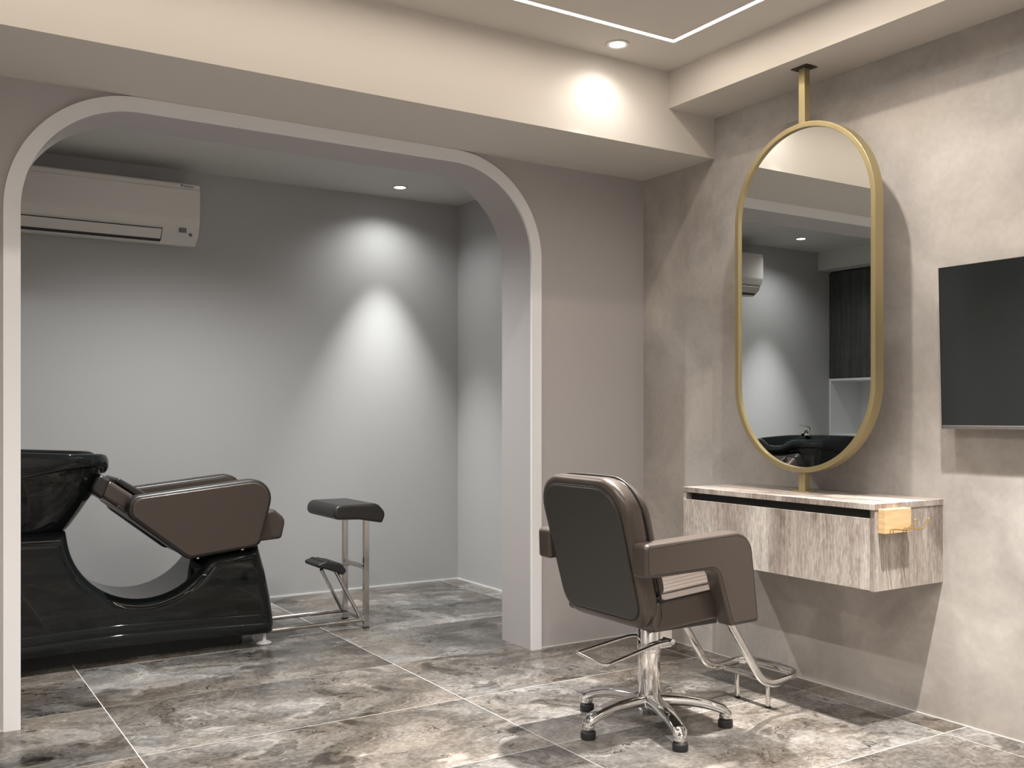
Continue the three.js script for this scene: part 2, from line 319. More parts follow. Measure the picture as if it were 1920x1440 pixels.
shell('ceiling_bulkhead', span(XBL, -0.72, 2.372, HK, ZB, ZA2), M.backCeiling, 'boxed bulkhead above the dark wash room cabinets');

// ---------------------------------------------------------------- lamps
{
  const led = thing('led_strip_light', 'warm white rectangular strip light recessed in the ceiling', 'light', [0.9, HC, -1.7]);
  const em = std({ color: lin(0.9, 0.88, 0.84), roughness: 0.6, emissive: lin(...LED.color), emissiveIntensity: LED.glow });
  const y0 = HC + 0.003, y1 = HC + 0.0195;
  const bars = [[RX0, RX1, RZ0, RZ0 + SW], [RX0, RX1, RZ1 - SW, RZ1], [RX0, RX0 + SW, RZ0 + SW, RZ1 - SW], [RX1 - SW, RX1, RZ0 + SW, RZ1 - SW]];
  for (const [x0, x1, z0, z1] of bars) {
    part('diffuser_strip', span(x0 + 0.0005, x1 - 0.0005, y0, y1, z0 + 0.0005, z1 - 0.0005), em, led);
    const L = new THREE.RectAreaLight(lin(...LED.color), LED.radiance, x1 - x0 - 0.002, z1 - z0 - 0.002);
    L.name = 'strip_glow'; L.position.set((x0 + x1) / 2 - 0.9, y0 - 0.001 - HC, (z0 + z1) / 2 + 1.7); L.rotation.x = -Math.PI / 2; led.add(L);
  }
}
function downlight(x, y, z, cfg, label, power = 1, wide = 0.5, aim = [0, 0], core = cfg.core) {   // reflector lamp: a narrow core and a wide spill
  const d = thing('ceiling_downlight', label, 'light', [x, y, z], 'round ceiling downlights');
  part('trim_ring', lathe([[0.034, 0.0005], [0.036, -0.004], [0.046, -0.005], [0.049, -0.003], [0.05, 0.0], [0.034, 0.0005]], x, y, z, 48), M.ring, d);
  const em = std({ color: lin(0.9, 0.9, 0.9), roughness: 0.5, emissive: lin(...cfg.color), emissiveIntensity: 9 });
  part('lamp_lens', lathe([[0, -0.006], [0.02, -0.0055], [0.034, -0.002], [0.034, 0], [0, 0]], x, y, z, 40), em, d);
  for (const [cd, angle] of [[cfg.lamp * power, core], [cfg.lamp * wide, cfg.spill]]) {
    const s = new THREE.SpotLight(lin(...cfg.color), cd, 0, angle * Math.PI / 180, 1, 2);
    s.name = 'downlight_beam'; s.position.set(0, -0.03, 0); s.target.position.set(angle === core ? aim[0] : 0, -1.03, angle === core ? aim[1] : 0); s.castShadow = true; s.shadow.radius = 1.2; d.add(s); d.add(s.target);
  }
}
downlight(2.575, HC, -3.238, MAIN, 'round downlight in the main ceiling beside the light slot corner', 8.5, 0.05, [-0.26, 0.17], 31);
downlight(2.58, HC, -2.36, MAIN, 'round downlight in the main ceiling above the styling chair', 0.3, 0.4);
downlight(2.62, HC, -1.74, MAIN, 'round downlight in the main ceiling near the television', 6.4, 0.25);
downlight(0.35, HC, -0.68, MAIN, 'round downlight in the main ceiling over the open floor', 0.2, 1.15);
downlight(0.35, HC, -1.74, MAIN, 'added unseen fill downlight in the main ceiling in front of the archway', 0.2, 0.95);  // unseen fill lamp, added to lift the arch wall and floor
downlight(2.62, HC, 0.4, MAIN, 'added unseen fill downlight in the main ceiling past the television', 1.2, 0.6);  // added out of view as fill for the mirror side
downlight(-1.4, HC, -1.2, MAIN, 'added unseen fill downlight in the main ceiling at the far left', 0.2, 2.3);  // fill lamp put in out of frame, raises the bounced light
downlight(0.35, HC, 0.7, MAIN, 'added unseen fill downlight in the main ceiling behind the viewer', 0.2, 2.2);  // invented lamp behind the camera, fills the room off the pale walls
downlight(2.68, HK, -5.531, BACK, 'round downlight in the wash room ceiling near its right corner', 1.85, 0.16);
downlight(-0.05, HK, -5.43, BACK, 'round downlight in the wash room ceiling beside the bulkhead', 1.85, 0.16);
downlight(1.3, HK, -4.42, BACK, 'added unseen fill downlight in the wash room ceiling just inside the archway', 0.6, 1.5);  // added fill for the wash room, hidden by the arch top

// ---------------------------------------------------------------- floating counter
{
  const X0 = 2.876, Y0 = 0.504, Y1 = 0.808, Z0 = -3.165, Z1 = -2.197;
  const c = thing('floating_counter', 'floating wood-grain vanity counter mounted below the oval mirror', 'counter', [3.07, Y0, -2.68]);
  part('counter_top', boxUV(rspan(X0 - 0.004, XR, Y1 - 0.022, Y1, Z0 - 0.002, Z1 + 0.002, 0.0015, 2), 1.2, 0.37, 0.12), M.oak, c);
  part('side_panel', boxUV(span(X0, XR, Y0, Y1 - 0.0225, Z1 - 0.018, Z1), 1.2, 0.55, 0.2), M.oak, c);
  part('side_panel', boxUV(span(X0, XR, Y0, Y1 - 0.0225, Z0, Z0 + 0.018), 1.2, 0.15, 0.3), M.oak, c);
  part('bottom_panel', boxUV(span(X0 + 0.02, XR, Y0, Y0 + 0.018, Z0 + 0.0185, Z1 - 0.0185), 1.2), M.oak, c);
  part('drawer_front', boxUV(rspan(X0 - 0.001, X0 + 0.018, Y0 + 0.002, Y1 - 0.052, Z0 + 0.0005, Z1 - 0.0195, 0.001, 2), 1.2, 0.8, 0.05), M.oak, c);
  part('finger_groove', span(X0 + 0.03, X0 + 0.04, Y0 + 0.02, Y1 - 0.0225, Z0 + 0.0185, Z1 - 0.0185), M.groove, c);
}
// hair tool hook on the counter end
{
  const z0 = -2.197, h = thing('tool_hook', 'pale wood block with brass wire prongs fixed to the counter end', 'hook', [2.965, 0.705, z0]);
  part('wood_block', boxUV(rspan(2.893, 3.036, 0.706, 0.79, z0 + 0.0003, z0 + 0.03, 0.0015, 2), 0.25, 0.3, 0.4), M.block, h);
  for (const x of [2.925, 2.998]) {
    const zf = z0 + 0.03, pts = bend([[x - 0.008, 0.708, zf + 0.001], [x - 0.008, 0.722, zf + 0.003], [x - 0.007, 0.724, zf + 0.07], [x - 0.006, 0.765, zf + 0.098], [x + 0.006, 0.765, zf + 0.098], [x + 0.007, 0.724, zf + 0.07], [x + 0.008, 0.722, zf + 0.003], [x + 0.008, 0.708, zf + 0.001]], 0.006, 5);
    part('wire_prong', new THREE.TubeGeometry(new THREE.CatmullRomCurve3(pts, false, 'centripetal'), 120, 0.0017, 8), M.brassWire, h);
  }
  part('screw', lathe([[0, 0.002], [0.003, 0.0015], [0.004, 0], [0, 0]], 0, 0, 0, 16).rotateX(Math.PI / 2).translate(3.05, 0.757, z0), M.brassWire, h);
}
// ---------------------------------------------------------------- oval mirror
{
  const XM = 3.086, ZM = -2.69, HW = 0.355, y0 = 0.886, y1 = 2.277;
  const m = thing('oval_mirror', 'tall pill-shaped mirror in a brushed gold frame on gold posts', 'mirror', [XM, 0.808, ZM]);
  const stad = (P, w, in_) => { const r = w, a = y0 + in_ + r, b = y1 - in_ - r; P.absarc(0, b, r, 0, Math.PI, false); P.absarc(0, a, r, Math.PI, 2 * Math.PI, false); P.closePath(); return P; };
  const s = stad(new THREE.Shape(), HW, 0); s.holes.push(stad(new THREE.Path(), HW - 0.021, 0.021));
  const fg = new THREE.ExtrudeGeometry(s, { depth: 0.048 - 0.004, bevelEnabled: true, bevelSize: 0.002, bevelOffset: -0.002, bevelThickness: 0.002, bevelSegments: 2, curveSegments: 64 });
  fg.translate(0, 0, 0.002); fg.rotateY(-Math.PI / 2); fg.translate(XM + 0.022, 0, ZM);
  part('frame', toCreasedNormals(fg, 0.5), M.brass, m);
  const ig = stad(new THREE.Shape(), HW - 0.0205, 0.0205), gg = new THREE.ExtrudeGeometry(ig, { depth: 0.005, bevelEnabled: false, curveSegments: 64 });
  gg.rotateY(-Math.PI / 2); gg.translate(XM - 0.010, 0, ZM);
  part('mirror_glass', toCreasedNormals(gg, 0.5), M.mirror, m);
  const bk = new THREE.ExtrudeGeometry(ig, { depth: 0.004, bevelEnabled: false, curveSegments: 64 }); bk.rotateY(-Math.PI / 2); bk.translate(XM + 0.0, 0, ZM);
  part('back_board', bk, M.darkPlate, m);
  for (const [a, b, p] of [[y1 - 0.003, HS - 0.004, HS], [0.812, y0 + 0.003, 0.808]]) {
    const post = part('post', rspan(XM - 0.0155, XM + 0.0155, a, b, ZM - 0.0155, ZM + 0.0155, 0.002, 2), M.brass, m);
    const top = p > 1, pl = part('mounting_plate', top ? rspan(XM - 0.032, XM + 0.032, p - 0.0045, p, ZM - 0.04, ZM + 0.04, 0.001, 2) : rspan(XM - 0.022, XM + 0.022, p, p + 0.004, ZM - 0.045, ZM + 0.045, 0.001, 2), top ? M.darkPlate : M.brass, m);
    for (const e of [-1, 1]) { const q = lathe([[0, 0.003], [0.003, 0.0025], [0.0045, 0], [0, 0]], 0, 0, 0, 14); if (top) q.rotateX(Math.PI); q.translate(XM, top ? p - 0.0045 : p + 0.004, ZM + e * 0.032); part('screw', q, top ? M.darkPlate : M.brassWire, pl); }
  }
}
// ---------------------------------------------------------------- television
{
  const W = 1.03, Hh = 0.578, t = thing('television', 'black wall-mounted television beside the oval mirror', 'television', [3.208, 1.066, -2.162 + W / 2]);
  t.rotation.z = 0.036;
  base.set(t, [0, 0, 0]);
  part('back_case', rspan(0.002, 0.024, 0.004, Hh - 0.002, -W / 2 + 0.002, W / 2 - 0.002, 0.004, 2), M.tvBody, t);
  part('screen_glass', span(-0.0035, 0.0, 0.014, Hh - 0.003, -W / 2 + 0.003, W / 2 - 0.003), M.screen, t);
  part('bezel', merge([span(-0.004, 0.002, Hh - 0.003, Hh, -W / 2, W / 2), span(-0.004, 0.002, 0.0, Hh - 0.003, -W / 2, -W / 2 + 0.003), span(-0.004, 0.002, 0.0, Hh - 0.003, W / 2 - 0.003, W / 2)]), M.tvBody, t);
  part('lower_bezel', rspan(-0.007, 0.004, 0, 0.0135, -W / 2 + 0.003, W / 2 - 0.003, 0.002, 2), M.tvBezel, t);
  part('wall_bracket', span(0.0245, 0.047, 0.15, 0.42, -0.2, 0.2), M.tvBody, t);
}
// ---------------------------------------------------------------- styling chair
{
  const CX = 2.308, CZ = -2.722;
  const ch = thing('styling_chair', 'bronze leather salon chair with chrome pedestal facing the mirror', 'chair', [CX, 0, CZ]);
  // backrest: rounded panel, leaning back
  const bw = 0.252, yb = 0.398, yt = 0.908;
  const outline = roundShape([[-bw + 0.012, yb, 0.085], [bw - 0.012, yb, 0.085], [bw, yt, 0.13], [-bw, yt, 0.13]]);
  const lean = (g, x0) => { const p = g.attributes.position; for (let i = 0; i < p.count; i++) { const y = p.getY(i), z = p.getZ(i); p.setX(i, p.getX(i) + 2.100 + (0.44 - y) * 0.27 - 0.02 * (1 - (z / bw) ** 2) * sm(0.9, 0.6, y)); } g.computeVertexNormals(); return toCreasedNormals(g, 0.7); };
  const panel = (x0, x1, b, sh, seg = 6) => { const g = ext(sh, 0, 1, 0); g.dispose(); const e = new THREE.ExtrudeGeometry(toShape(sh), { depth: Math.max(0.0005, x1 - x0 - 2 * b), bevelEnabled: true, bevelSize: b, bevelOffset: -b, bevelThickness: b, bevelSegments: seg, steps: 1 }); e.translate(0, 0, x0 + b); e.rotateY(Math.PI / 2); e.translate(0, 0, 0); return e; };
  // rotateY(+90deg): (x,y,z)->(z,y,-x): extrusion depth becomes +x
  const dense = (g) => g;
  { const g = panel(0.0, 0.082, 0.03, outline); g.translate(0, 0, CZ); const p = g.attributes.position; for (let i = 0; i < p.count; i++) { const y = p.getY(i); p.setX(i, p.getX(i) * (1 - 0.25 * sm(0.6, 0.42, y)) + 2.098 + (0.44 - y) * 0.265); } part('backrest', toCreasedNormals(g, 0.7), M.leather, ch); }
  { const inner = roundShape([[-bw + 0.046, yb + 0.03, 0.06], [bw - 0.046, yb + 0.03, 0.06], [bw - 0.034, yt - 0.034, 0.10], [-bw + 0.034, yt - 0.034, 0.10]]);
    const g = panel(-0.008, 0.012, 0.008, inner, 3); g.translate(0, 0, CZ); const p = g.attributes.position; for (let i = 0; i < p.count; i++) { const y = p.getY(i); p.setX(i, p.getX(i) + 2.098 + (0.44 - y) * 0.265); } part('back_panel', toCreasedNormals(g, 0.7), M.leatherBack, ch);
    const pts = inner.map(([z, y]) => [2.098 + (0.44 - y) * 0.265 - 0.002, y, CZ - z]);
    part('piping', new THREE.TubeGeometry(new THREE.CatmullRomCurve3(pts.map(q => new THREE.Vector3(...q)), true, 'centripetal'), 160, 0.0032, 6, true), M.piping, ch);
    const o2 = outline.map(([z, y]) => [2.098 + 0.076 + (0.44 - y) * 0.265, y, CZ - z * 0.985]);
    part('piping', new THREE.TubeGeometry(new THREE.CatmullRomCurve3(o2.map(q => new THREE.Vector3(...q)), true, 'centripetal'), 160, 0.004, 6, true), M.piping, ch); }
  // inner back cushion
  { const inner = roundShape([[-bw + 0.02, 0.5, 0.05], [bw - 0.02, 0.5, 0.05], [bw - 0.012, yt - 0.012, 0.11], [-bw + 0.012, yt - 0.012, 0.11]]);
    const g = panel(0.07, 0.115, 0.02, inner, 4); g.translate(0, 0, CZ); const p = g.attributes.position; for (let i = 0; i < p.count; i++) { const y = p.getY(i); p.setX(i, p.getX(i) + 2.098 + (0.44 - y) * 0.265); } part('back_cushion', toCreasedNormals(g, 0.7), M.leather, ch); }
  // seat, tilted up to the front
  const seatOut = roundShape([[2.118, 0.398, 0.02], [2.555, 0.424, 0.035], [2.572, 0.530, 0.035], [2.140, 0.497, 0.012]]);
  part('seat', ext(seatOut, CZ - 0.243, CZ + 0.243, 0.012, 4), M.leather, ch);
  part('piping', tube([[2.15, 0.4985, CZ + 0.238], [2.35, 0.5135, CZ + 0.238], [2.54, 0.527, CZ + 0.238]], 0.003, false, 20, 6), M.piping, ch);
  part('piping', tube([[2.15, 0.4985, CZ + 0.241], [2.155, 0.45, CZ + 0.2435], [2.14, 0.41, CZ + 0.241]], 0.0022, false, 20, 6), M.piping, ch);
  for (let k = 0; k < 8; k++) {
    const z = CZ + 0.148 - k * 0.0423, c = bend([[2.19, 0.487, z], [2.19, 0.4975, z], [2.52, 0.5235, z], [2.545, 0.505, z]], 0.02, 6);
    part('seat_channel', sweep(c, ovalSection(0.0208, 0.016, 12), new THREE.Vector3(0, 0, 1).cross(new THREE.Vector3(1, 0, 0))), M.leather, ch);
  }
  // arms: an upside-down L in padded leather
  for (const s of [1, -1]) {
    const o = roundShape([[2.032, 0.700, 0.018], [2.505, 0.722, 0.085], [2.545, 0.402, 0.012], [2.412, 0.398, 0.012], [2.345, 0.598, 0.045], [2.036, 0.590, 0.014]]);
    const za = CZ + s * 0.236, zb = CZ + s * 0.308;
    const arm = part('armrest', ext(o, za, zb, 0.012, 4), M.leather, ch);
    const e = roundShape([[2.044, 0.688, 0.012], [2.497, 0.710, 0.075], [2.533, 0.414, 0.01], [2.420, 0.410, 0.01], [2.353, 0.610, 0.05], [2.048, 0.602, 0.01]]);
    part('piping', new THREE.TubeGeometry(new THREE.CatmullRomCurve3(e.map(([x, y]) => new THREE.Vector3(x - 0.000, y, zb - s * 0.0015)), true, 'centripetal'), 200, 0.0022, 6, true), M.piping, arm);
  }
  part('seat_plate', rspan(2.20, 2.50, 0.372, 0.405, CZ - 0.15, CZ + 0.15, 0.006, 2), M.darkPlate, ch);
  // pedestal
  part('pedestal_column', lathe([[0, 0.06], [0.040, 0.06], [0.040, 0.268], [0.0405, 0.270], [0.0425, 0.272], [0.0425, 0.378], [0, 0.378]], CX, 0, CZ, 48), M.chrome, ch);
  part('hub', lathe([[0, 0.05], [0.05, 0.05], [0.053, 0.085], [0.056, 0.092], [0.056, 0.100], [0.050, 0.104], [0.045, 0.112], [0.041, 0.114], [0, 0.114]], CX, 0, CZ, 40), M.chrome, ch);
  for (let k = 0; k < 5; k++) {
    const a = Math.PI + k * Math.PI * 2 / 5, dx = Math.cos(a), dz = Math.sin(a), rings = [];
    for (let i = 0; i <= 20; i++) {
      const t = i / 20, r = 0.03 + t * 0.258, y = 0.096 - 0.044 * t * t * t - (i === 20 ? 0.006 : 0), w = mix(0.032, 0.025, t) * (i === 20 ? 0.6 : 1), hh = mix(0.021, 0.017, t) * (i === 20 ? 0.5 : 1);
      rings.push(ovalSection(w, hh, 16, 2.8).map(([u, v]) => [CX + dx * r - dz * u, y + v, CZ + dz * r + dx * u]));
    }
    const leg = part('base_leg', loft(rings, true, true), M.chrome, ch);
    part('leg_tip', lathe([[0, 0.026], [0.022, 0.026], [0.0225, 0.046], [0.018, 0.058], [0, 0.06]], CX + dx * 0.272, 0, CZ + dz * 0.272, 28), M.chrome, leg);
    part('rubber_foot', lathe([[0, 0], [0.024, 0], [0.0265, 0.003], [0.0265, 0.023], [0.024, 0.027], [0, 0.027]], CX + dx * 0.272, 0, CZ + dz * 0.272, 28), M.rubber, leg);
  }
  // pump lever
  const lev = bend([[2.350, 0.308, CZ - 0.03], [2.27, 0.318, CZ - 0.055], [2.045, 0.285, CZ - 0.062], [2.02, 0.292, CZ - 0.05], [2.055, 0.262, CZ + 0.05], [2.075, 0.262, CZ + 0.062], [2.29, 0.305, CZ + 0.062], [2.365, 0.304, CZ + 0.052]], 0.03, 6);
  part('pump_lever', new THREE.TubeGeometry(new THREE.CatmullRomCurve3(lev, false, 'centripetal'), 140, 0.0065, 12), M.chrome, ch);
  part('lever_bracket', merge([rspan(2.325, 2.385, 0.28, 0.372, CZ - 0.04, CZ - 0.026, 0.005, 2), rspan(2.325, 2.385, 0.28, 0.372, CZ + 0.026, CZ + 0.04, 0.005, 2), rod([2.365, 0.304, CZ - 0.05], [2.365, 0.304, CZ + 0.064], 0.0105)]), M.chrome, ch);
  // footrest
  const fr = bend([[2.535, 0.405, CZ + 0.145], [2.745, 0.108, CZ + 0.145], [2.935, 0.128, CZ + 0.15], [2.945, 0.129, CZ + 0.0], [2.935, 0.128, CZ - 0.15], [2.745, 0.108, CZ - 0.145], [2.535, 0.405, CZ - 0.145]], 0.07, 10);
  { const path = new THREE.CatmullRomCurve3(fr, false, 'centripetal').getSpacedPoints(110); const n = path.length, sec = ovalSection(0.0085, 0.0155, 16, 3), rings = [];
    let prev = new THREE.Vector3(0, 0, 1);
    for (let i = 0; i < n; i++) { const t = path[Math.min(n - 1, i + 1)].clone().sub(path[Math.max(0, i - 1)]).normalize();
      // the flat of the tube faces outwards: sideways on the arms, forwards on the front bar
      const out = new THREE.Vector3(path[i].x - 2.72, 0, path[i].z - CZ); out.x = Math.max(0, out.x) * sm(2.8, 2.94, path[i].x); out.addScaledVector(t, -out.dot(t)).normalize(); const w = new THREE.Vector3().crossVectors(t, out);
      rings.push(sec.map(([u, v]) => [path[i].x + out.x * u + w.x * v, path[i].y + out.y * u + w.y * v, path[i].z + out.z * u + w.z * v])); }
    const f = part('footrest', loft(rings, true, true), M.chrome, ch);
    part('footrest_bar', rspan(2.808, 2.836, 0.098, 0.116, CZ - 0.138, CZ + 0.138, 0.005, 3), M.chrome, f);
    for (const s of [-1, 1]) { part('footrest_post', rod([2.83, 0.006, CZ + s * 0.08], [2.83, 0.104, CZ + s * 0.08], 0.0095, 20), M.chrome, f); part('rubber_tip', rod([2.83, 0, CZ + s * 0.08], [2.83, 0.007, CZ + s * 0.08], 0.0105, 20), M.rubber, f); } }
}
// ---------------------------------------------------------------- shampoo unit
{
  const ZN = -4.655, ZFar = -5.125, ZC = (ZN + ZFar) / 2;
  const u = thing('shampoo_unit', 'glossy black backwash basin unit with reclined brown leather seat', 'wash unit', [0.9, 0, ZC]);
  // moulded base: the outline dips in a wide round saddle between basin column and seat
  const saddle = []; for (let k = 0; k <= 26; k++) { const a = Math.PI * (1.0 + 0.05) + k / 26 * Math.PI * 0.79; saddle.push([0.985 + 0.325 * Math.cos(a), 0.600 + 0.325 * Math.sin(a)]); }
  const out = [[0.12, 0.05], ...[0.3, 0.5, 0.75, 1.0, 1.25].map(x => [x, 0.05 + 0.022 * Math.sin((x - 0.12) / 1.46 * Math.PI)]), [1.585, 0.052], [1.592, 0.10], [1.575, 0.225], [1.548, 0.355], [1.515, 0.478], [1.33, 0.462], ...saddle.reverse(), [0.655, 0.60], [0.12, 0.60], [0.10, 0.3]];
  part('moulded_base', ext(out, ZFar, ZN, 0.06, 10), M.gloss, u);
  // two stepped bands round the foot of the base
  const band = (y0, y1, off, x1) => {
    const zc = -ZC, hz = (ZN - ZFar) / 2 + off, plan = [[0.09, zc - hz, 0.05], [x1, zc - hz, 0.07], [x1, zc + hz, 0.07], [0.09, zc + hz, 0.05]], rs = roundShape(plan), dense = [];
    rs.forEach((p, i) => { const q = rs[(i + 1) % rs.length], n = Math.max(1, Math.round(Math.hypot(q[0] - p[0], q[1] - p[1]) / 0.06)); for (let k = 0; k < n; k++) dense.push([mix(p[0], q[0], k / n), mix(p[1], q[1], k / n)]); });
    const row = (y, d) => dense.map(([x, z]) => { const cx = (0.09 + x1) / 2, X = x - Math.sign(x - cx) * d * Math.min(1, Math.abs(x - cx) / 0.1), Z = z - Math.sign(z - zc) * d; return [X, y + 0.022 * Math.sin((x - 0.12) / 1.46 * Math.PI), -Z]; });
    return loft([row(y0, 0.02), row(y0, 0.006), row(y0 + 0.006, 0), row(y1 - 0.012, 0), row(y1 - 0.004, 0.004), row(y1, 0.014), row(y1 + 0.004, 0.05)], true, false);
  };
  part('base_band', band(0.066, 0.155, 0.006, 1.578), M.gloss, u);
  part('base_band', band(0.056, 0.112, 0.013, 1.586), M.gloss, u);
  part('under_base_shade', span(0.2, 1.44, 0, 0.07, ZFar + 0.10, ZN - 0.10), M.groove, u);  // near-black block stands in for the shadow beneath the base
  for (const z of [ZN - 0.045, ZFar + 0.045]) part('levelling_foot', lathe([[0, 0], [0.036, 0], [0.036, 0.004], [0.024, 0.012], [0.010, 0.016], [0.0095, 0.07], [0, 0.07]], 1.545, 0, z, 32), M.white, u);
  // basin: rings of rounded sections
  const ring = (y, xa, xb, hz, pw, dip = 0, n = 72) => Array.from({ length: n }, (_, i) => { const t = i / n * Math.PI * 2, c = Math.cos(t), s = Math.sin(t); const d = dip * Math.exp(-((t > Math.PI ? t - 2 * Math.PI : t) ** 2) / 0.07); return [(xa + xb) / 2 + (xb - xa) / 2 * Math.sign(c) * Math.abs(c) ** (2 / pw), y - d, ZC + hz * Math.sign(s) * Math.abs(s) ** (2 / pw)]; });
  const BZ = 0.29, lip = [[0.862, 0.17, 0.815, BZ - 0.028], [0.866, 0.155, 0.838, BZ - 0.006], [0.878, 0.148, 0.850, BZ + 0.001], [0.918, 0.148, 0.852, BZ + 0.002], [0.936, 0.152, 0.846, BZ - 0.003], [0.942, 0.165, 0.832, BZ - 0.014], [0.936, 0.185, 0.815, BZ - 0.03], [0.90, 0.20, 0.80, BZ - 0.045], [0.80, 0.24, 0.76, BZ - 0.08], [0.74, 0.34, 0.66, BZ - 0.16], [0.735, 0.45, 0.55, 0.06], [0.735, 0.495, 0.505, 0.005]];
  const outer = [[0.570, 0.16, 0.652, 0.175], [0.612, 0.16, 0.690, 0.195], [0.675, 0.16, 0.735, 0.215], [0.76, 0.16, 0.790, 0.240], [0.835, 0.165, 0.818, 0.256], [0.885, 0.175, 0.826, BZ - 0.030]];
  const bowl = part('basin', loft(outer.map(([y, a, b, z], i) => ring(y, a, b, z, 2.7, i === 5 ? 0.04 : 0)), true, false), M.gloss, u);
  { // the lip sits higher at the back; its lower edge sweeps down towards the rear
    const rings = lip.map(([y, a, b, z], i) => ring(y, a, b, z, 3.2, i < 3 ? 0.04 : i < 8 ? 0.05 : 0).map(p => [p[0], p[1] + (i <= 2 ? -0.03 * sm(0.7, 0.3, p[0]) + 0.018 * sm(0.4, 0.8, p[0]) : 0.018 * sm(0.85, 0.3, p[0])), p[2]]));
    part('basin_rim', loft(rings), M.gloss, bowl);
  }
  // mixer tap on the rear rim
  const tapX = 0.265, tapZ = -5.085, ty = 0.952;
  const tap = part('tap', merge([lathe([[0, 0], [0.024, 0], [0.024, 0.006], [0.019, 0.01], [0.018, 0.045], [0.021, 0.05], [0.016, 0.062], [0, 0.064]], tapX, ty, tapZ, 24), tube([[tapX, ty + 0.03, tapZ], [tapX + 0.05, ty + 0.036, tapZ + 0.02], [tapX + 0.10, ty + 0.012, tapZ + 0.035]], 0.011, false, 20, 12)]), M.chrome, bowl);
  part('tap_lever', sweep(bend([[tapX - 0.01, ty + 0.06, tapZ + 0.005], [tapX, ty + 0.07, tapZ], [tapX + 0.03, ty + 0.085, tapZ - 0.055]], 0.02, 5), ovalSection(0.011, 0.006, 12)), M.chrome, bowl);
  // seat
  const armOut = roundShape([[0.905, 0.748, 0.06], [1.590, 0.822, 0.095], [1.503, 0.486, 0.045], [1.165, 0.447, 0.035], [0.895, 0.664, 0.045]]);
  const armIn = roundShape([[0.925, 0.738, 0.05], [1.574, 0.806, 0.085], [1.492, 0.496, 0.04], [1.170, 0.460, 0.03], [0.911, 0.668, 0.04]]);
  for (const [a, b] of [[-4.622, -4.705], [-5.158, -5.075]]) {
    const arm = part('arm_panel', ext(armOut, a, b, 0.016, 5), M.leatherDark, u), s = Math.sign(a - b);
    part('arm_facing', ext(armIn, a - s * 0.012, a + s * 0.006, 0.007, 4), M.leather, arm);
    part('arm_facing', ext(armIn, b - s * 0.004, b + s * 0.012, 0.003, 2), M.leather, arm);
  }
  part('seat_cushion', ext(roundShape([[1.12, 0.47, 0.03], [1.640, 0.503, 0.02], [1.662, 0.60, 0.05], [1.60, 0.652, 0.03], [1.15, 0.60, 0.03]]), -5.07, -4.71, 0.018, 5), M.leather, u);
  const bb = part('backrest', ext(roundShape([[0.825, 0.830, 0.02], [1.22, 0.548, 0.03], [1.165, 0.470, 0.02], [0.800, 0.748, 0.02]]), -5.07, -4.70, 0.018, 5), M.leather, u);
  part('back_shell', ext(roundShape([[0.86, 0.700, 0.005], [1.19, 0.44, 0.005], [1.20, 0.452, 0.005], [0.87, 0.712, 0.005]]), -5.10, -4.672, 0.004, 2), M.leatherDark, bb);
  part('neck_cover', ext(roundShape([[0.786, 0.860, 0.03], [0.842, 0.822, 0.01], [0.806, 0.734, 0.01], [0.752, 0.776, 0.03]]), -5.075, -4.695, 0.016, 5), M.leatherDark, bb);
  part('back_pillow', ext(roundShape([[0.862, 0.815, 0.014], [0.884, 0.828, 0.014], [1.02, 0.742, 0.02], [0.995, 0.715, 0.01]]), -5.03, -4.74, 0.008, 4), M.leatherDark, bb);
  for (const [x, y] of [[1.215, 0.449], [1.425, 0.474]]) part('bolt', lathe([[0, 0.003], [0.006, 0.002], [0.007, 0], [0, 0]], 0, 0, 0, 14).rotateX(Math.PI / 2).translate(x, y, -4.655), M.chrome, u);
  // footrest stand on two rails
  const PX = 2.106, ZP = [-4.752, -5.032];
  for (const z of ZP) {
    part('floor_rail', rod([1.56, 0.045, z], [PX - 0.012, 0.045, z], 0.0105, 18), M.steel, u);
    part('stand_post', rspan(PX - 0.014, PX + 0.014, 0.006, 0.60, z - 0.0115, z + 0.0115, 0.002, 2), M.steel, u);
    part('post_cap', span(PX - 0.0145, PX + 0.0145, 0, 0.007, z - 0.012, z + 0.012), M.rubber, u);
  }
  part('crossbar', rspan(PX - 0.008, PX + 0.008, 0.305, 0.330, ZP[1], ZP[0], 0.002, 2), M.steel, u);
  part('crossbar', rspan(PX - 0.014, PX + 0.004, 0.035, 0.055, ZP[1], ZP[0], 0.002, 2), M.steel, u);
  part('foot_strut', rod([2.085, 0.05, -4.775], [1.968, 0.300, -4.83], 0.0095), M.steel, u);
  part('foot_strut', rod([2.078, 0.05, -5.000], [1.925, 0.300, -4.92], 0.0095), M.steel, u);
  part('foot_stay', rod([1.985, 0.315, -4.875], [PX, 0.318, -4.875], 0.004), M.steel, u);
  const fp = part('foot_pad', ext(roundShape([[1.857, 0.345, 0.012], [1.90, 0.360, 0.02], [1.985, 0.343, 0.03], [2.020, 0.300, 0.02], [1.995, 0.278, 0.012], [1.95, 0.305, 0.02], [1.86, 0.328, 0.012]]), -4.99, -4.79, 0.01, 4), M.rubber, u);
  for (let k = 0; k < 4; k++) { const x = 1.893 + k * 0.03, y = [0.3565, 0.3535, 0.346, 0.331][k]; part('tread', rod([x, y, -4.97], [x, y, -4.81], 0.0055, 10), M.rubber, fp); }
  part('leg_cushion', ext(roundShape([[1.905, 0.580, 0.03], [1.912, 0.655, 0.05], [2.150, 0.655, 0.06], [2.198, 0.600, 0.05], [2.176, 0.550, 0.012], [2.05, 0.574, 0.05]]), -5.09, -4.695, 0.014, 5), M.leatherDark, u);
}
